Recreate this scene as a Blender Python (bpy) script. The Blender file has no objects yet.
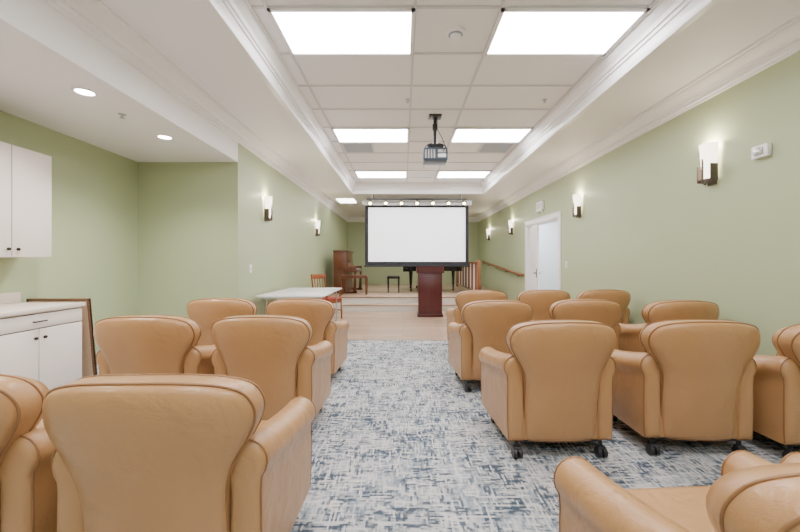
import bpy, bmesh, math
from mathutils import Vector, Matrix
R=math.radians
scene=bpy.context.scene

# ---------------- materials ----------------
def mat(name,col,rough=0.5,metal=0,emit=None,es=0,bump=0,bscale=200,var=0,vscale=3,spec=None,coat=0,stretch=None):
    m=bpy.data.materials.new(name); m.use_nodes=True
    nt=m.node_tree; b=nt.nodes['Principled BSDF']
    b.inputs['Base Color'].default_value=(*col,1)
    b.inputs['Roughness'].default_value=rough
    b.inputs['Metallic'].default_value=metal
    if coat: b.inputs['Coat Weight'].default_value=coat
    if spec is not None: b.inputs['Specular IOR Level'].default_value=spec
    if emit:
        b.inputs['Emission Color'].default_value=(*emit,1); b.inputs['Emission Strength'].default_value=es
    tc=nt.nodes.new('ShaderNodeTexCoord')
    if bump:
        n=nt.nodes.new('ShaderNodeTexNoise'); n.inputs['Scale'].default_value=bscale; n.inputs['Detail'].default_value=4
        nt.links.new(tc.outputs['Object'],n.inputs['Vector'])
        bp=nt.nodes.new('ShaderNodeBump'); bp.inputs['Strength'].default_value=bump; bp.inputs['Distance'].default_value=0.003
        nt.links.new(n.outputs['Fac'],bp.inputs['Height']); nt.links.new(bp.outputs['Normal'],b.inputs['Normal'])
    if var:
        n=nt.nodes.new('ShaderNodeTexNoise'); n.inputs['Scale'].default_value=vscale; n.inputs['Detail'].default_value=3
        if stretch:
            mp=nt.nodes.new('ShaderNodeMapping'); mp.inputs['Scale'].default_value=stretch
            nt.links.new(tc.outputs['Object'],mp.inputs[0]); nt.links.new(mp.outputs[0],n.inputs['Vector'])
        else: nt.links.new(tc.outputs['Object'],n.inputs['Vector'])
        mx=nt.nodes.new('ShaderNodeMix'); mx.data_type='RGBA'
        mx.inputs['A'].default_value=(*[c*(1-var) for c in col],1)
        mx.inputs['B'].default_value=(*[min(1,c*(1+var)) for c in col],1)
        nt.links.new(n.outputs['Fac'],mx.inputs['Factor']); nt.links.new(mx.outputs['Result'],b.inputs['Base Color'])
    return m

M_green=mat('wall_sage_paint',(0.435,0.50,0.31),0.45,bump=0.05,bscale=150,var=0.02)
M_white=mat('white_trim_paint',(0.93,0.92,0.93),0.35)
M_soff=mat('white_ceiling_paint',(0.92,0.905,0.915),0.55,bump=0.04)
M_tile=mat('acoustic_tile',(0.92,0.91,0.92),0.8,bump=0.5,bscale=120,var=0.03,vscale=60)
M_grid=mat('ceiling_grid_metal',(0.68,0.67,0.68),0.5)
M_panel=mat('light_diffuser',(0.9,0.9,0.9),0.5,emit=(1.0,0.97,0.985),es=21)
M_panel2=mat('stage_light_diffuser',(0.9,0.9,0.9),0.5,emit=(1.0,0.95,0.9),es=10)
M_lea=mat('tan_leather',(0.455,0.248,0.105),0.30,var=0.10,vscale=5)
nt=M_lea.node_tree; bs=nt.nodes['Principled BSDF']; tc=nt.nodes.new('ShaderNodeTexCoord')
n1=nt.nodes.new('ShaderNodeTexNoise'); n1.inputs['Scale'].default_value=170; n1.inputs['Detail'].default_value=4
n2=nt.nodes.new('ShaderNodeTexNoise'); n2.inputs['Scale'].default_value=7; n2.inputs['Detail'].default_value=3; n2.inputs['Distortion'].default_value=.8
b1=nt.nodes.new('ShaderNodeBump'); b1.inputs['Strength'].default_value=.25; b1.inputs['Distance'].default_value=.003
b2=nt.nodes.new('ShaderNodeBump'); b2.inputs['Strength'].default_value=.45; b2.inputs['Distance'].default_value=.02
for n_ in (n1,n2): nt.links.new(tc.outputs['Object'],n_.inputs['Vector'])
nt.links.new(n1.outputs['Fac'],b1.inputs['Height']); nt.links.new(n2.outputs['Fac'],b2.inputs['Height'])
nt.links.new(b2.outputs['Normal'],b1.inputs['Normal']); nt.links.new(b1.outputs['Normal'],bs.inputs['Normal'])
M_pipe=mat('leather_piping',(0.27,0.13,0.05),0.42)
M_black=mat('black_plastic',(0.015,0.015,0.017),0.4)
M_cab=mat('cabinet_laminate',(0.80,0.72,0.68),0.45)
M_count=mat('countertop_laminate',(0.74,0.65,0.58),0.35,var=0.08,vscale=80)
M_seam=mat('shadow_gap',(0.25,0.22,0.2),0.8)
M_knob=mat('dark_bronze',(0.05,0.04,0.035),0.35,metal=0.8)
M_bronze=mat('sconce_bronze',(0.14,0.11,0.09),0.4,metal=0.7)
M_steel=mat('brushed_steel',(0.55,0.55,0.55),0.3,metal=1)
M_glass=mat('frosted_glass_shade',(0.95,0.9,0.85),0.4,emit=(1.0,0.88,0.70),es=4.5)
M_down=mat('downlight_lamp',(1,1,1),0.4,emit=(1.0,0.93,0.82),es=40)
M_spot=mat('spot_lamp',(1,1,1),0.4,emit=(1.0,0.66,0.30),es=45)
M_screen=mat('screen_fabric_glow',(0.93,0.93,0.96),0.8,emit=(0.92,0.94,1),es=1.3)  # unlit cloth; emission added so the white area looks brighter
M_blk=mat('screen_border_black',(0.02,0.022,0.03),0.7)
M_proj=mat('projector_body_grey',(0.07,0.10,0.15),0.4)
M_cherry=mat('cherry_laminate',(0.075,0.014,0.016),0.3,var=0.3,vscale=3,stretch=(14,14,1))
M_piano=mat('walnut_piano',(0.13,0.042,0.018),0.3,var=0.45,vscale=3,stretch=(12,12,1.2))
M_pianob=mat('black_lacquer',(0.012,0.012,0.014),0.15)
M_ivory=mat('ivory_keys',(0.85,0.82,0.75),0.3)
M_oak=mat('handrail_oak',(0.24,0.095,0.04),0.35,var=0.25,vscale=4,stretch=(14,1.5,14))
M_chairw=mat('chair_wood',(0.28,0.08,0.025),0.35,var=0.25,vscale=20)
M_red=mat('red_upholstery',(0.33,0.05,0.03),0.8)
M_tabletop=mat('table_marbled_top',(0.88,0.88,0.90),0.3,var=0.10,vscale=9)
M_tan=mat('cork_board',(0.58,0.42,0.28),0.8,var=0.15,vscale=40)
M_frame=mat('dark_wood_frame',(0.14,0.07,0.035),0.4)
M_corr=mat('corridor_paint',(0.62,0.68,0.74),0.6)
M_vent=mat('vent_metal',(0.68,0.70,0.73),0.5)
M_ventd=mat('vent_dark',(0.34,0.38,0.44),0.6)
M_cream=mat('stage_riser_paint',(0.78,0.76,0.72),0.5)

# node helpers
def carpet_mat():
    m=bpy.data.materials.new('patterned_carpet'); m.use_nodes=True
    nt=m.node_tree; N=nt.nodes; L=nt.links; b=N['Principled BSDF']; b.inputs['Roughness'].default_value=0.95
    b.inputs['Specular IOR Level'].default_value=0.1
    tc=N.new('ShaderNodeTexCoord'); sp=N.new('ShaderNodeSeparateXYZ'); L.new(tc.outputs['Object'],sp.inputs[0])
    def math_(op,a,bv=None):
        n=N.new('ShaderNodeMath'); n.operation=op
        for i,v in enumerate((a,bv)):
            if v is None: continue
            if isinstance(v,(int,float)): n.inputs[i].default_value=v
            else: L.new(v,n.inputs[i])
        return n.outputs[0]
    def dash(along,across,width,freq,seed,scale=1.0,detail=2):
        fl=math_('FLOOR',math_('DIVIDE',across,width))
        a=math_('MULTIPLY',along,freq); c=math_('MULTIPLY',fl,5.37)
        cb=N.new('ShaderNodeCombineXYZ'); L.new(a,cb.inputs[0]); L.new(c,cb.inputs[1]); cb.inputs[2].default_value=seed
        n=N.new('ShaderNodeTexNoise'); n.inputs['Scale'].default_value=scale; n.inputs['Detail'].default_value=detail
        L.new(cb.outputs[0],n.inputs['Vector']); return n.outputs['Fac']
    def ramp(f,lo,hi):
        n=N.new('ShaderNodeMapRange'); n.inputs['From Min'].default_value=lo; n.inputs['From Max'].default_value=hi
        L.new(f,n.inputs['Value']); return n.outputs['Result']
    def big(scale,seed,sx=1,sy=1):
        mp=N.new('ShaderNodeMapping'); mp.inputs['Location'].default_value=(seed,seed*2,0); mp.inputs['Scale'].default_value=(sx,sy,1); L.new(tc.outputs['Object'],mp.inputs[0])
        n=N.new('ShaderNodeTexNoise'); n.inputs['Scale'].default_value=scale; n.inputs['Detail'].default_value=3; L.new(mp.outputs[0],n.inputs['Vector'])
        return n.outputs['Fac']
    def mix(f,a,bc):
        n=N.new('ShaderNodeMix'); n.data_type='RGBA'
        L.new(f,n.inputs['Factor'])
        for k,v in (('A',a),('B',bc)):
            if isinstance(v,tuple): n.inputs[k].default_value=(*v,1)
            else: L.new(v,n.inputs[k])
        return n.outputs['Result']
    x,y=sp.outputs[0],sp.outputs[1]
    h1=dash(x,y,0.012,10,1); h2=dash(x,y,0.010,16,9); h3=dash(x,y,0.014,7,17)
    v1=dash(y,x,0.012,9,4); v2=dash(y,x,0.011,8,14); v3=dash(y,x,0.010,9,33)
    bg=mix(ramp(big(2.4,3),0.40,0.58),(0.53,0.525,0.53),(0.27,0.315,0.365))
    c=mix(math_('MULTIPLY',ramp(h2,0.46,0.55),0.7),bg,(0.20,0.25,0.31))
    c=mix(math_('MULTIPLY',ramp(v2,0.49,0.57),0.75),c,(0.57,0.565,0.56))
    mh=ramp(big(4.6,8,1,1.6),0.44,0.54)
    c=mix(math_('MULTIPLY',math_('MULTIPLY',ramp(h1,0.47,0.54),mh),0.88),c,(0.042,0.064,0.098))
    mv=ramp(big(4.4,21,1.6,1),0.45,0.55)
    c=mix(math_('MULTIPLY',math_('MULTIPLY',ramp(v1,0.49,0.56),mv),0.88),c,(0.055,0.082,0.12))
    c=mix(math_('MULTIPLY',ramp(h3,0.55,0.62),0.85),c,(0.63,0.62,0.61))
    c=mix(math_('MULTIPLY',ramp(v3,0.56,0.62),0.85),c,(0.63,0.62,0.61))
    L.new(c,b.inputs['Base Color'])
    n=N.new('ShaderNodeTexNoise'); n.inputs['Scale'].default_value=500; L.new(tc.outputs['Object'],n.inputs['Vector'])
    bp=N.new('ShaderNodeBump'); bp.inputs['Strength'].default_value=0.4; bp.inputs['Distance'].default_value=0.004
    L.new(n.outputs['Fac'],bp.inputs['Height']); L.new(bp.outputs['Normal'],b.inputs['Normal'])
    return m
def wood_floor_mat():
    m=bpy.data.materials.new('light_oak_planks'); m.use_nodes=True
    nt=m.node_tree; N=nt.nodes; L=nt.links; b=N['Principled BSDF']; b.inputs['Roughness'].default_value=0.28
    tc=N.new('ShaderNodeTexCoord')
    br=N.new('ShaderNodeTexBrick'); br.inputs['Scale'].default_value=1
    br.inputs['Color1'].default_value=(0.62,0.44,0.33,1); br.inputs['Color2'].default_value=(0.42,0.29,0.20,1)
    br.inputs['Mortar'].default_value=(0.24,0.16,0.11,1); br.inputs['Mortar Size'].default_value=0.006
    br.inputs['Brick Width'].default_value=1.3; br.inputs['Row Height'].default_value=0.18
    L.new(tc.outputs['Object'],br.inputs['Vector'])
    mp=N.new('ShaderNodeMapping'); mp.inputs['Scale'].default_value=(2,30,1); L.new(tc.outputs['Object'],mp.inputs[0])
    n=N.new('ShaderNodeTexNoise'); n.inputs['Scale'].default_value=1.8; n.inputs['Detail'].default_value=6; L.new(mp.outputs[0],n.inputs['Vector'])
    mr=N.new('ShaderNodeMapRange'); mr.inputs['From Min'].default_value=.3; mr.inputs['From Max'].default_value=.6; mr.inputs['To Min'].default_value=.75; mr.inputs['To Max'].default_value=1.05
    L.new(n.outputs['Fac'],mr.inputs['Value'])
    mx=N.new('ShaderNodeMix'); mx.data_type='RGBA'; mx.blend_type='MULTIPLY'; mx.inputs['Factor'].default_value=1
    L.new(br.outputs['Color'],mx.inputs['A']); L.new(mr.outputs['Result'],mx.inputs['B'])
    L.new(mx.outputs['Result'],b.inputs['Base Color']); return m
M_carpet=carpet_mat(); M_wood=wood_floor_mat()

# ---------------- mesh builder ----------------
class MB:
    def __init__(s): s.bm=bmesh.new(); s.mats=[]
    def mi(s,m):
        if m not in s.mats: s.mats.append(m)
        return s.mats.index(m)
    def box(s,x0,x1,y0,y1,z0,z1,m,bev=0,seg=2):
        vs=[s.bm.verts.new((x,y,z)) for z in (z0,z1) for y in (y0,y1) for x in (x0,x1)]
        fi=[(0,2,3,1),(4,5,7,6),(0,1,5,4),(2,6,7,3),(0,4,6,2),(1,3,7,5)]
        fs=[s.bm.faces.new([vs[i] for i in f]) for f in fi]
        k=s.mi(m)
        for f in fs: f.material_index=k
        if bev:
            es=list({e for f in fs for e in f.edges})
            r=bmesh.ops.bevel(s.bm,geom=es,offset=bev,segments=seg,profile=0.5,affect='EDGES',clamp_overlap=True)
            for f in r['faces']: f.material_index=k
    def loft(s,rings,m,caps=True,closed=True,wrap=False):
        k=s.mi(m); R_=[[s.bm.verts.new(p) for p in r] for r in rings]
        n=len(R_[0]); cnt=len(R_)
        for i in range(cnt if wrap else cnt-1):
            a,b=R_[i],R_[(i+1)%cnt]
            for j in range(n if closed else n-1):
                f=s.bm.faces.new((a[j],a[(j+1)%n],b[(j+1)%n],b[j])); f.material_index=k
        if caps and not wrap:
            for r in (R_[0],R_[-1]):
                f=s.bm.faces.new(r); f.material_index=k
    def cyl(s,p0,p1,r0,r1,m,seg=16,caps=True):
        p0,p1=Vector(p0),Vector(p1); d=(p1-p0).normalized()
        u=d.orthogonal().normalized(); w=d.cross(u)
        s.loft([[p+ (u*math.cos(a)+w*math.sin(a))*r for a in [2*math.pi*i/seg for i in range(seg)]] for p,r in ((p0,r0),(p1,r1))],m,caps)
    def rev(s,c,prof,m,seg=24):
        s.loft([[(c[0]+r*math.cos(2*math.pi*i/seg),c[1]+r*math.sin(2*math.pi*i/seg),c[2]+z) for i in range(seg)] for r,z in prof],m)
    def tube(s,path,r,m,closed=False,seg=8):
        P=[Vector(p) for p in path]; n=len(P); rings=[]; u=None
        for i in range(n):
            if closed: t=(P[(i+1)%n]-P[i-1]).normalized()
            else: t=(P[min(i+1,n-1)]-P[max(i-1,0)]).normalized()
            if u is None: u=t.orthogonal().normalized()
            u=(u-t*u.dot(t)).normalized(); w=t.cross(u)
            rings.append([P[i]+(u*math.cos(2*math.pi*k/seg)+w*math.sin(2*math.pi*k/seg))*r for k in range(seg)])
        s.loft(rings,m,caps=not closed,wrap=closed)
    def prism(s,pts,axis,a0,a1,m):
        def P(p,a):
            return {'x':(a,p[0],p[1]),'y':(p[0],a,p[1]),'z':(p[0],p[1],a)}[axis]
        s.loft([[P(p,a0) for p in pts],[P(p,a1) for p in pts]],m)
    def mesh(s,name,smooth=True,ang=35):
        bmesh.ops.recalc_face_normals(s.bm,faces=s.bm.faces)
        me=bpy.data.meshes.new(name); s.bm.to_mesh(me); s.bm.free()
        for m in s.mats: me.materials.append(m)
        if smooth:
            me.shade_smooth(); me.set_sharp_from_angle(angle=R(ang))
        return me
    def obj(s,name,loc=(0,0,0),rz=0,**k):
        return place(name,s.mesh(name,**k),loc,rz)
def place(name,me,loc=(0,0,0),rz=0):
    o=bpy.data.objects.new(name,me); scene.collection.objects.link(o); o.location=loc; o.rotation_euler=(0,0,rz); return o
def sbox(name,x0,x1,y0,y1,z0,z1,m,bev=0):
    b=MB(); b.box(x0,x1,y0,y1,z0,z1,m,bev); return b.obj(name,smooth=bool(bev))

XL,XR,XA=-2.28,3.10,-3.66
YB,YN,YF=5.18,-3.0,15.5
ZS,ZT,ZA=3.10,3.35,2.63
CARP=6.0
# ---------------- shell ----------------
sbox('floor',XA-.15,XR+.15,YN-.15,CARP,-0.1,0,M_carpet)
sbox('floor_wood',XL-.15,XR+1.8,CARP,YF+.15,-0.1,0,M_wood)
sbox('floor_transition_strip',XL,XR,CARP-.02,CARP+.02,0,0.006,M_wood)
DY0,DY1,DZ=7.45,9.35,2.13
b=MB()
b.box(XR,XR+.15,YN,DY0,0,ZT,M_green); b.box(XR,XR+.15,DY1,YF,0,ZT,M_green); b.box(XR,XR+.15,DY0,DY1,DZ,ZT,M_green)
b.obj('wall_right',smooth=False)
sbox('wall_left',XL-.15,XL,YB+.12,YF,0,ZT,M_green)
sbox('wall_alcove_back',XA-.15,XL,YB,YB+.12,0,ZT,M_green)
sbox('wall_alcove_left',XA-.15,XA,YN,YB,0,ZT,M_green)
sbox('wall_back',XA-.15,XR+.15,YN-.15,YN,0,ZT+.1,M_green)
sbox('wall_stage',XL-.15,XR+.15,YF,YF+.15,0,ZT,M_green)
sbox('wall_header',XL-.15,XL,YN,YB,ZA,ZT,M_soff)
sbox('ceiling_alcove',XA,XL-.15,YN,YB,ZA,ZA+.1,M_soff)
TX0,TX1,TY0,TY1=-1.35,2.15,-2.5,10.0
b=MB()
b.box(XL,TX0,YN,YF,ZS,ZT,M_soff); b.box(TX1,XR,YN,YF,ZS,ZT,M_soff)
b.box(TX0,TX1,YN,TY0,ZS,ZT,M_soff); b.box(TX0,TX1,TY1,YF,ZS,ZT,M_soff)
b.obj('ceiling_soffit',smooth=False)
sbox('ceiling',XL-.15,XR+.15,YN-.15,YF+.15,ZT,ZT+.1,M_tile)
# grid
P=0.6875; cols=[-1.12,0.10,0.81,2.03]; y0=3.08
b=MB(); ys=[]
k=-8
while y0+k*P<TY1:
    if y0+k*P>TY0: ys.append(y0+k*P)
    k+=1
for y in ys: b.box(TX0,TX1,y-.012,y+.012,ZT-.012,ZT,M_grid)
for x in cols: b.box(x-.012,x+.012,TY0,TY1,ZT-.013,ZT,M_grid)
b.obj('ceiling_grid',smooth=False)
# panels
for r in range(-2,3):
    ya=y0+r*4*P
    for xa,xb in ((cols[0],cols[1]),(cols[2],cols[3])):
        if ya<TY0: continue
        b=MB(); b.box(xa+.012,xb-.012,ya+.012,ya+P-.012,ZT-.02,ZT-.001,M_panel)
        for (p,q,u,v) in ((xa,xb,ya,ya+.03),(xa,xb,ya+P-.03,ya+P),(xa,xa+.03,ya,ya+P),(xb-.03,xb,ya,ya+P)):
            b.box(p,q,u,v,ZT-.028,ZT-.001,M_white)
        b.obj('ceiling_light_panel',smooth=False)
# crown profiles
prof=[(0,0),(0.145,0),(0.145,-.022),(0.120,-.024),(0.120,-.034),(0.108,-.052),(0.082,-.072),(0.058,-.092),(0.046,-.115),(0.046,-.128),(0.024,-.130),(0.024,-.150),(0.032,-.156),(0.032,-.168),(0.014,-.172),(0.014,-.195),(0,-.20)]
def crown_y(name,x,sgn,ya,yb,zc):
    b=MB(); b.prism([(x+sgn*d,zc+z) for d,z in prof],'y',ya,yb,M_white); b.obj(name,ang=20)
crown_y('trim_1',XL,1,YN,YF,ZS); crown_y('trim_2',XR,-1,YN,YF,ZS)
b=MB(); b.prism([(YF-d,ZS+z) for d,z in prof],'x',XL,XR,M_white); b.obj('trim_3',ang=20)
# tray crown mitred
b=MB()
tp=[(0,-.25),(-.07,-.25),(-.07,-.268),(-.055,-.27),(-.045,-.282),(-.02,-.286),(0.006,-.286),(0.012,-.27),(0.014,-.215)]+[(d*0.75,z) for d,z in reversed(prof[1:-1])]+[(0,0)]
tp=[(d,ZT+z) for d,z in tp]
b.loft([[(TX0+d,TY0+d,z),(TX1-d,TY0+d,z),(TX1-d,TY1-d,z),(TX0+d,TY1-d,z)] for d,z in tp],M_white,caps=False)
b.obj('trim_4',ang=20)
def bb(name,*a):
    sbox(name,*a,M_white,0.004)
bb('baseboard_left',XL,XL+.015,YB,YF,0,.12)
bb('baseboard_alcove_left',XA,XA+.015,3.62,YB,0,.12)
bb('baseboard_alcove_back',XA+.015,XL,YB-.015,YB,0,.12)
bb('baseboard_right_near',XR-.015,XR,YN,DY0-.1,0,.12)
bb('baseboard_right_far',XR-.015,XR,DY1+.1,9.75,0,.12)
# corridor
b=MB()
b.box(XR+1.8,XR+1.9,5.5,11.5,0,2.7,M_corr); b.box(XR+.15,XR+1.9,5.4,5.5,0,2.7,M_corr); b.box(XR+.15,XR+1.9,11.5,11.6,0,2.7,M_corr)
b.obj('wall_corridor',smooth=False)
sbox('ceiling_corridor',XR+.15,XR+1.9,5.4,11.6,2.7,2.8,M_soff)
b=MB(); b.box(XR+.6,XR+1.2,8.0,11.2,2.67,2.699,M_panel); b.obj('corridor_light_panel',smooth=False)
# door frame
b=MB(); c=.1
for (u,v) in ((DY0-c,DY0),(DY1,DY1+c)):
    b.box(XR-.025,XR,u,v,0,DZ,M_white,.004); b.box(XR+.0,XR+.15,DY0 if v==DY0 else DY1-.02,DY0+.02 if v==DY0 else DY1,0,DZ,M_white)
b.box(XR-.03,XR,DY0-c,DY1+c,DZ,DZ+c,M_white,.004); b.box(XR-.04,XR,DY0-c-.02,DY1+c+.02,DZ+c,DZ+c+.025,M_white,.004)
b.box(XR,XR+.15,DY0,DY1,DZ-.02,DZ,M_white)
b.obj('door_frame')
def door_leaf(name,loc,rz,w):
    b=MB(); b.box(0,w,-.02,.02,0.01,DZ-.03,M_white,.003)
    for z0,z1 in ((.25,.95),(1.1,1.9)):
        for s in (-1,1):
            b.box(.13,w-.13,s*.02-.004,s*.02+.004,z0,z1,M_white,.003)
            b.box(.17,w-.17,s*.026-.004,s*.026+.004,z0+.04,z1-.04,M_white,.003)
    for s in (-1,1):
        b.cyl((w-.07,s*.02,1.0),(w-.07,s*.06,1.0),.012,.012,M_knob); b.cyl((w-.07,s*.06,1.0),(w-.19,s*.06,1.0),.01,.01,M_knob)
        b.box(w-.10,w-.04,s*.024-.004,s*.024+.004,.9,1.1,M_knob)
    b.obj(name,loc,rz)
wl=(DY1-DY0)/2-.025
door_leaf('door_1',(XR+.06,DY1-.025,0),R(-98),wl)
door_leaf('door_2',(XR+.12,DY0+.025,0),R(12),wl)

# ---------------- armchair ----------------
def catmull(pts,n):
    out=[]; P_=[pts[0]]+pts+[pts[-1]]
    for i in range(1,len(P_)-2):
        p0,p1,p2,p3=P_[i-1:i+3]
        for k in range(n):
            t=k/n
            out.append(tuple(0.5*((2*p1[j])+(-p0[j]+p2[j])*t+(2*p0[j]-5*p1[j]+4*p2[j]-p3[j])*t*t+(-p0[j]+3*p1[j]-3*p2[j]+p3[j])*t**3) for j in range(len(p1))))
    out.append(pts[-1]); return out
def sm(a,b_,x):
    t=max(0,min(1,(x-a)/(b_-a))); return t*t*(3-2*t)
def armchair_mesh():
    b=MB()
    ctl=[(0,.115),(.16,.115),(.212,.125),(.228,.20),(.232,.34),(.234,.46),(.242,.54),(.268,.61),(.306,.675),(.331,.735),(.330,.79),(.298,.843),(.22,.873),(.11,.886),(0,.889)]
    half=catmull(ctl,4)
    loop=half+[(-x,z) for x,z in reversed(half[1:-1])]
    def T(x,y,z):
        th=1+0.45*sm(.55,.8,z)
        return (x, y*th-0.13*max(0,(z-.115)/.78)**1.6+0.06+0.55*x*x, z)
    def ring(s,y,zc=.56): return [T(x*s,y,zc+(z-zc)*s) for x,z in loop]
    seq=[(.02,.175),(.3,.175),(.6,.17),(.82,.155),(.92,.135),(.975,.105),(1,.075),(1,.05),(.99,.025),(.965,.01),(.93,.003),(.8,-.006),(.6,-.012),(.3,-.016),(.02,-.017)]
    b.loft([ring(s,y) for s,y in seq],M_lea)
    b.tube(ring(.992,.024),.005,M_pipe,closed=True)
    b.tube(ring(.995,.085),.004,M_pipe,closed=True)
    # arms
    for sg in (1,-1):
        N=16
        def sec(t,y,sc):
            c=.284+.026*t; zt=.575+.085*(1-t)**1.6; rr=.075; zc=zt-rr
            pts=[]
            for k in range(15):
                a=R(-42+264*k/14); pts.append((rr*math.cos(a),zc+rr*math.sin(a)))
            low=[(-.050,zc-.10),(-.052,.35),(-.052,.2),(-.047,.115),(.047,.115),(.052,.2),(.054,.35),(.052,zc-.10)]
            pts+=low; zm=.38
            return [(sg*(c+px*sc),y,zm+(pz-zm)*(1-(1-sc)*.35)) for px,pz in pts]
        ys_=[(0,.085,.55),(0,.09,.8),(0,.105,.95)]+[(i/N,.13+.58*i/N,1) for i in range(N+1)]+[(1,.725,.96),(1,.735,.85),(1,.738,.6)]
        b.loft([sec(*q) for q in ys_],M_lea)
        b.tube(sec(1,.727,.95),.004,M_pipe,closed=True)
        b.tube(sec(0,.104,.96),.004,M_pipe,closed=True)
    # base + cushion
    b.box(-.262,.262,.10,.70,.115,.33,M_lea,.02,3)
    b.box(-.235,.235,.16,.735,.32,.47,M_lea,.05,5)
    b.box(-.255,.255,.12,.68,.10,.12,M_black)
    # casters
    for x in (-.27,.27):
        for y in (.13,.66):
            b.cyl((x,y,.10),(x,y,.055),.014,.012,M_black,12)
            b.cyl((x-.028,y-.012,.033),(x-.006,y-.012,.033),.033,.033,M_black,18)
            b.cyl((x+.006,y-.012,.033),(x+.028,y-.012,.033),.033,.033,M_black,18)
            b.box(x-.024,x+.024,y-.03,y+.018,.045,.075,M_black,.008)
    return b.mesh('armchair',ang=60)
AM=armchair_mesh()
chairs=[(0.955,.60,4),(1.76,.63,4),(1.00,2.28,1),(1.885,2.30,-3),(2.695,2.22,0),
        (.90,3.50,2),(1.80,3.62,-1),(2.66,3.50,0),(1.02,4.78,1),(1.85,4.84,0),(2.66,4.88,0),
        (-.81,1.15,1),(-1.60,1.17,2),(-.97,2.50,1),(-1.76,2.50,2),(-1.03,3.68,-1),(-1.84,3.72,1)]
for i,(x,y,r) in enumerate(chairs):
    place('armchair',AM,(x,y,0),R(r))

# ---------------- cabinets ----------------
XC=XA+.004
b=MB(); fx=-3.05; ye=3.55; ys0=1.0
b.box(XC,fx-.002,ys0,ye,.09,.83,M_cab); b.box(fx-.002,fx,ys0+.01,ye-.01,.10,.82,M_seam); b.box(XC,fx-.06,ys0,ye-.02,0.001,.09,M_seam)
b.box(XC,fx+.03,ys0-.02,ye+.02,.83,.868,M_count,.006)
b.box(XC,XC+.02,ys0,ye+.02,.868,.965,M_count,.004)
dw=(ye-ys0)/3
for i in range(3):
    a,c_=ys0+i*dw+.006,ys0+(i+1)*dw-.006
    b.box(fx,fx+.018,a,c_,.70,.815,M_cab,.003)
    b.cyl((fx+.018,(a+c_)/2-.05,.757),(fx+.04,(a+c_)/2-.05,.757),.006,.006,M_knob); b.cyl((fx+.04,(a+c_)/2-.05,.757),(fx+.04,(a+c_)/2+.05,.757),.006,.006,M_knob)
    md=(a+c_)/2
    for p,q,kn in ((a,md-.003,md-.04),(md+.003,c_,md+.04)):
        b.box(fx,fx+.018,p,q,.11,.69,M_cab,.003)
        b.cyl((fx+.018,kn,.62),(fx+.03,kn,.62),.005,.005,M_knob,10); b.cyl((fx+.03,kn,.62),(fx+.042,kn,.62),.014,.012,M_knob,12)
b.obj('base_cabinet')
b=MB(); fx=-3.34
b.box(XC,fx-.002,ys0,ye,1.29,2.25,M_cab); b.box(fx-.002,fx,ys0+.01,ye-.01,1.30,2.24,M_seam)
n=7; dw=(ye-ys0)/n
for i in range(n):
    a,c_=ys0+i*dw+.004,ys0+(i+1)*dw-.004
    b.box(fx,fx+.018,a,c_,1.293,2.247,M_cab,.003)
    kn=a+.035 if i%2==0 else c_-.035
    b.cyl((fx+.018,kn,1.36),(fx+.03,kn,1.36),.005,.005,M_knob,10); b.cyl((fx+.03,kn,1.36),(fx+.042,kn,1.36),.014,.012,M_knob,12)
b.obj('wall_cabinet')
# leaning framed board
b=MB(); w,h=.60,.90
b.box(0,w,-.008,.008,.02,h-.02,M_tan)
for q in ((0,w,0,.02),(0,w,h-.02,h),(0,.02,0,h),(w-.02,w,0,h)): b.box(q[0],q[1],-.015,.015,q[2],q[3],M_frame,.003)
o=b.obj('framed_board',(-3.63,3.72,0.002)); o.rotation_euler=(R(6),0,0)

# ---------------- sconces ----------------
def sconce_mesh():
    b=MB()
    b.box(-.02,-.001,-.05,.05,-.20,.17,M_bronze,.004)
    rings=[]
    for z,r in ((-.155,.055),(-.14,.062),(0,.078),(.12,.088),(.205,.095),(.205,.088),(.12,.081),(-.13,.05)):
        rings.append([(-.022-1.0*r*math.sin(math.pi*i/14),-r*math.cos(math.pi*i/14),z) for i in range(15)])
    b.loft(rings,M_glass,caps=False,closed=False)
    b.loft([[(-.022-(.001+r)*math.sin(math.pi*i/14),-(.001+r)*math.cos(math.pi*i/14),z) for i in range(15)] for z,r in ((-.19,.056),(-.14,.064),(-.14,.0),(-.19,.0))],M_bronze,caps=False,closed=False)
    for s in (-1,1): b.box(-.095,-.02,s*.082-.005,s*.082+.005,-.17,.0,M_bronze,.003)
    b.box(-.112,-.098,-.007,.007,-.19,.06,M_bronze,.003)
    return b.mesh('wall_sconce')
SM=sconce_mesh()
def sconce(x,y,z,rz):
    place('wall_sconce',SM,(x,y,z),rz)
    l=bpy.data.lights.new('sconce_lamp','POINT'); l.energy=11; l.color=(1,.86,.64); l.shadow_soft_size=.04
    lo=bpy.data.objects.new('sconce_lamp',l); scene.collection.objects.link(lo)
    lo.location=(x+(-.09 if rz==0 else .09),y,z+.20)
for y in (3.75,6.57,10.6,13.4): sconce(XR,y,2.22,0)
for y in (6.2,9.8): sconce(XL,y,2.12,math.pi)
# fire strobe
b=MB(); b.box(-.045,-.001,-.075,.075,-.055,.055,M_white,.01); b.box(-.06,-.045,-.04,.04,-.03,.03,M_steel,.006); b.cyl((-.045,.05,0),(-.055,.05,0),.012,.012,M_vent)
b.obj('fire_alarm_strobe',(XR,3.22,2.20))
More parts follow.
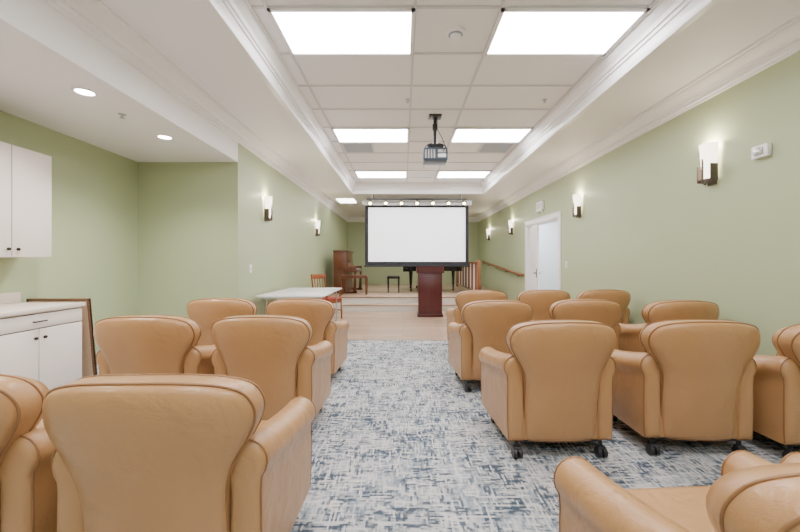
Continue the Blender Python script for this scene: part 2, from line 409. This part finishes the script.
# exit sign
b=MB(); b.box(-.06,-.001,-.17,.17,-.02,.18,M_white,.008); b.box(-.063,-.058,-.13,.13,.02,.14,M_vent)
for s in (-.1,.1): b.cyl((-.03,s,-.02),(-.06,s,-.06),.035,.045,M_white,16)
b.obj('exit_sign',(XR,8.4,2.42))
def plate(x,y,z,axis):
    b=MB()
    if axis=='x': b.box(x,x+.008,y-.04,y+.04,z-.06,z+.06,M_white,.003); b.box(x+.008,x+.011,y-.012,y+.012,z-.025,z+.025,M_vent)
    else: b.box(x-.008,x,y-.04,y+.04,z-.06,z+.06,M_white,.003); b.box(x-.011,x-.008,y-.012,y+.012,z-.025,z+.025,M_vent)
    b.obj('light_switch')
plate(XR,7.1,1.2,'r'); plate(XL,5.6,1.15,'x')

# ---------------- ceiling devices ----------------
b=MB(); b.rev((0,0,0),[(.085,0),(.085,-.02),(.07,-.03),(.05,-.035),(.05,-.06),(.033,-.067),(.001,-.068)],M_white); b.rev((0,0,-.0301),[(.068,0),(.063,-.006)],M_ventd)
b.obj('smoke_detector',(.48,3.42,ZT))
def sprink(x,y,z):
    b=MB(); b.rev((0,0,0),[(.035,0),(.033,-.006),(.012,-.01),(.008,-.035),(.02,-.036),(.02,-.039),(.001,-.04)],M_steel,16); b.obj('fire_sprinkler',(x,y,z))
for q in ((.06,4.85,ZT),(1.83,4.85,ZT),(.45,8.2,ZT),(-2.62,3.5,ZA)): sprink(*q)
for x,y in ((-2.58,3.04),(-2.63,4.14),(-2.6,1.9),(-2.6,.4)):
    b=MB(); b.rev((0,0,0),[(.085,0),(.085,-.006),(.068,-.008),(.062,-.002)],M_white); b.rev((0,0,0),[(.062,-.003),(.001,-.005)],M_down)
    b.obj('recessed_downlight',(x,y,ZA))
    l=bpy.data.lights.new('downlight_lamp','SPOT'); l.energy=120; l.spot_size=R(130); l.spot_blend=.7; l.color=(1,.95,.88); l.shadow_soft_size=.06
    lo=bpy.data.objects.new('downlight_lamp',l); scene.collection.objects.link(lo); lo.location=(x,y,ZA-.02)
for xa in (-1.10,1.40):
    b=MB(); ya=y0+5*P+.03; w=.58
    b.box(xa,xa+w,ya,ya+w,ZT-.02,ZT-.001,M_vent)
    for i in range(9): 
        y=ya+.05+i*.058; b.box(xa+.04,xa+w-.04,y,y+.03,ZT-.024,ZT-.019,M_ventd)
    b.obj('air_vent',smooth=False)

# ---------------- projector ----------------
b=MB()
b.box(-.09,.09,-.09,.09,-.02,0,M_black,.004); b.cyl((0,0,-.02),(0,0,-.42),.024,.024,M_black)
b.cyl((0,0,-.12),(0,0,-.20),.036,.036,M_black)
b.box(-.09,.09,-.08,.08,-.45,-.42,M_black,.004)
for x in (-.1,.1): b.box(x-.012,x+.012,-.1,.1,-.50,-.43,M_black)
for x in (-.14,.14): b.tube([(x*.4,-.02,-.40),(x,-.12,-.47),(x*1.15,-.15,-.56)],.009,M_proj)
b.box(-.17,.17,-.14,.16,-.67,-.49,M_proj,.018,3)
for i in range(4): b.box(-.15+i*.04,-.13+i*.04,-.145,-.139,-.64,-.52,M_steel)
b.box(.03,.14,-.145,-.139,-.63,-.58,M_steel); b.box(.03,.14,-.145,-.139,-.56,-.52,M_vent)
b.cyl((.06,.15,-.565),(.06,.20,-.565),.045,.04,M_black,20)
b.tube([(.1,-.14,-.55),(.13,-.2,-.5),(.08,-.15,-.35),(.03,-.03,-.2),(.03,0,-.02)],.006,M_black)
b.obj('ceiling_projector',(.46,5.4,ZT))

# ---------------- projection screen + track lights ----------------
b=MB(); sy=10.3; x0,x1=-1.04,1.80; zt,zb=2.80,1.12
b.box(x0,x1,-.004,.004,zb+.02,zt,M_blk)
b.box(x0+.09,x1-.09,-.007,-.004,zb+.14,zt-.06,M_screen)
b.cyl((x0-.02,0,zb+.02),(x1+.02,0,zb+.02),.022,.022,M_blk)
b.box(x0-.08,x1+.08,-.06,.07,zt,zt+.13,M_vent,.01)
for x in (x0+.2,x1-.2): b.box(x-.02,x+.02,-.02,.02,zt+.12,ZS,M_white)
b.obj('projection_screen',(0,sy,0))
b=MB()
b.box(-.98,1.72,-.018,.018,-.04,0,M_black)
for x in (-.8,1.55): b.cyl((x,0,0),(x,0,.14),.01,.01,M_black,10)
for i in range(7):
    x=-.88+i*.42
    b.cyl((x,0,-.03),(x,0,-.10),.01,.01,M_black,10)
    b.cyl((x,.06,-.07),(x,-.05,-.14),.03,.06,M_black,16)
    b.cyl((x,-.05,-.14),(x,-.052,-.1415),.04,.038,M_spot,16)
b.obj('track_light',(0,10.10,ZS-.14))
for (x,y,wx,wy) in ((.4,12.4,2.4,1.2),(-1.7,11.3,.5,.7)):
    b=MB(); b.box(-wx/2,wx/2,-wy/2,wy/2,-.02,-.001,M_panel2); b.obj('ceiling_light_panel',(x,y,ZS),smooth=False)

# ---------------- stage, ramp ----------------
SZ=.35; SY=9.75; RX=2.05
b=MB(); b.box(XL+.016,RX,SY,YF-.001,0.001,SZ-.03,M_cream); b.box(XL+.016,RX,SY-.025,YF-.001,SZ-.03,SZ,M_wood,.006)
b.box(-1.5,RX,SY-.32,SY,0.001,.145,M_cream); b.box(-1.52,RX,SY-.345,SY-.001,.145,.175,M_wood,.006)
b.obj('stage_platform')
b=MB(); b.prism([(SY+.1,.001),(YF-1.5,SZ-.01),(YF-.01,SZ-.01),(YF-.01,.001)],'x',RX+.002,XR-.02,M_wood); b.obj('ramp',smooth=False)
b=MB()
b.tube([(XR-.02,9.55,.92),(XR-.08,9.55,.92),(XR-.08,9.7,.93),(XR-.08,14.3,1.27),(XR-.02,14.35,1.27)],.035,M_oak,seg=12)
for t in (.05,.3,.55,.8,.97):
    y=9.7+4.6*t; z=.93+.34*t
    b.tube([(XR,y,z-.07),(XR-.07,y,z-.07),(XR-.08,y,z-.02)],.008,M_knob)
b.obj('handrail')
b=MB(); xg=RX-.05
b.box(xg-.04,xg+.04,SY+.08,SY+.16,SZ,SZ+.95,M_oak,.006); b.box(xg-.04,xg+.04,13.8,13.88,SZ,SZ+.95,M_oak,.006)
b.box(xg-.03,xg+.03,SY+.12,13.85,SZ+.86,SZ+.91,M_oak,.006); b.box(xg-.02,xg+.02,SY+.12,13.85,SZ+.08,SZ+.12,M_oak)
y=SY+.28; i=0
while y<13.8:
    b.box(xg-.014,xg+.014,y-.014,y+.014,SZ+.1,SZ+.87,M_white if i%3==0 else M_oak); y+=.18; i+=1
b.obj('ramp_railing')

# ---------------- podium ----------------
b=MB()
b.box(-.29,.29,-.22,.22,0,.06,M_cherry,.005); b.box(-.27,.27,-.20,.20,.06,1.0,M_cherry,.004)
b.box(-.20,.20,-.206,-.199,.16,.92,M_cherry,.004)
b.prism([(-.24,1.0),(.24,1.0),(.24,1.05),(-.24,1.15)],'x',-.31,.31,M_cherry)
b.box(-.31,.31,.22,.26,1.03,1.09,M_cherry,.004)
b.obj('lectern',(.62,8.72,0))

# ---------------- upright piano ----------------
b=MB(); L=1.45
b.box(0,.36,0,L,.0,1.20,M_piano,.006); b.box(-.005,.40,-.015,L+.015,1.20,1.235,M_piano,.006)
b.box(.05,.31,-.008,.0,.1,.56,M_piano,.004); b.box(.05,.31,-.008,.0,.66,1.14,M_piano,.004)
b.box(.3,.66,0,L,.60,.68,M_piano,.006)
for y in (0,L-.05):
    b.box(.34,.66,y,y+.05,.68,.78,M_piano,.006); b.prism([(.56,.0),(.66,.0),(.66,.60),(.60,.60)],'y',y,y+.05,M_piano); b.box(.3,.68,y,y+.05,0,.06,M_piano,.004)
b.box(.46,.63,.06,L-.06,.68,.70,M_ivory)
y=.09
i=0
while y<L-.1:
    if i%7 not in (2,6): b.box(.46,.56,y,y+.012,.70,.712,M_black)
    y+=.0255; i+=1
b.prism([(.36,.72),(.46,.72),(.40,.86),(.36,.86)],'y',.05,L-.05,M_piano)
b.box(.36,.37,.15,L-.15,.9,1.14,M_piano,.004); b.box(.37,.42,.4,L-.4,.92,.94,M_piano)
b.obj('upright_piano',(XL+.28,10.75,SZ))
def bench(name,loc,w,d,h,mw,ms,rz=0):
    b=MB(); b.box(-w/2,w/2,-d/2,d/2,h-.06,h-.02,mw,.006); b.box(-w/2+.01,w/2-.01,-d/2+.01,d/2-.01,h-.02,h+.02,ms,.015,3)
    for x in (-1,1):
        for y in (-1,1):
            cx,cy=x*(w/2-.035),y*(d/2-.035)
            b.loft([[(cx+u*r,cy+v*r,z) for u,v in ((-1,-1),(1,-1),(1,1),(-1,1))] for z,r in ((0,.014),(h-.05,.024))],mw)
    b.obj(name,loc,rz)
bench('piano_bench',(-1.34,10.30,SZ),.74,.36,.52,M_piano,M_piano)
bench('piano_bench',(-.28,11.1,SZ),.38,.36,.47,M_pianob,M_pianob)
# grand piano, keyboard toward -x
b=MB()
out=[(0,0),(0,1.45),(.3,1.46)]+catmull([(.3,1.46),(.75,1.42),(1.0,1.15),(1.25,.95),(1.5,.85),(1.62,.6),(1.6,.25),(1.45,.05),(1.2,0)],5)
b.prism([(x+.25,y) for x,y in out],'z',.62,.93,M_pianob)
b.prism([(x*1.01+.245,y*1.01-.01) for x,y in out],'z',.935,.96,M_pianob)
b.box(0,.27,0,1.46,.60,.68,M_pianob,.006)
for y in (0,1.40): b.box(0,.27,y,y+.06,.68,.80,M_pianob,.01)
b.box(.03,.18,.08,1.38,.68,.70,M_ivory)
for (x,y) in ((.25,.12),(.25,1.32),(1.6,.45)):
    b.rev((x,y,0),[(.03,0),(.03,.04),(.022,.06),(.035,.3),(.055,.62)],M_pianob,14)
b.box(.5,.54,.66,.70,.1,.62,M_pianob); b.box(.5,.54,.78,.82,.1,.62,M_pianob); b.box(.42,.58,.6,.88,.06,.12,M_pianob,.004)
b.obj('grand_piano',(.0,11.5,SZ))

# ---------------- wooden side chair ----------------
b=MB()
for x in (-.21,.21):
    b.tube([(x,.02,0),(x,.0,.45),(x*.97,-.08,.98)],.018,M_chairw); b.tube([(x,.42,0),(x,.40,.44)],.018,M_chairw)
    b.box(x-.01,x+.01,.02,.4,.36,.42,M_chairw); b.box(x-.01,x+.01,.02,.4,.18,.2,M_chairw)
    b.tube([(x,-.02,.66),(x*1.05,.2,.67),(x*1.05,.34,.65),(x,.38,.44)],.014,M_chairw)
b.box(-.21,.21,.38,.41,.36,.42,M_chairw); b.box(-.21,.21,-.01,.02,.36,.42,M_chairw)
b.box(-.22,.22,.0,.42,.42,.48,M_red,.02,3)
b.box(-.2,.2,-.09,-.06,.88,.98,M_chairw,.008); b.box(-.2,.2,-.05,-.03,.58,.63,M_chairw,.006)
for x in (-.12,-.04,.04,.12): b.tube([(x,-.04,.6),(x,-.075,.92)],.009,M_chairw)
b.obj('wooden_armchair',(-1.82,8.3,0),R(-120))

# ---------------- folding table ----------------
b=MB(); tw,tl=1.02,1.75
b.box(0,tw,0,tl,.715,.745,M_tabletop,.008)
b.box(.06,tw-.06,.08,.10,.68,.715,M_steel); b.box(.06,tw-.06,tl-.1,tl-.08,.68,.715,M_steel)
for y in (.2,tl-.2):
    b.tube([(.08,y,.0),(.08,y,.70)],.014,M_steel); b.tube([(tw-.08,y,0),(tw-.08,y,.70)],.014,M_steel); b.tube([(.08,y,.12),(tw-.08,y,.12)],.012,M_steel)
    b.tube([(tw/2,y,.12),(tw/2,y+(.35 if y<.8 else -.35),.70)],.01,M_steel)
b.obj('folding_table',(XL+.06,5.65,0))

# world
w=bpy.data.worlds.new('w'); scene.world=w; w.use_nodes=True
w.node_tree.nodes['Background'].inputs[0].default_value=(.8,.85,.9,1); w.node_tree.nodes['Background'].inputs[1].default_value=0.3
# camera
cd=bpy.data.cameras.new('camera'); cd.sensor_width=36; cd.lens=375/800*36; cd.shift_x=-3/800; cd.shift_y=-4/800; cd.clip_start=.05
co=bpy.data.objects.new('camera',cd); scene.collection.objects.link(co); co.location=(0,0,1.25); co.rotation_euler=(R(90),0,0)
scene.camera=co
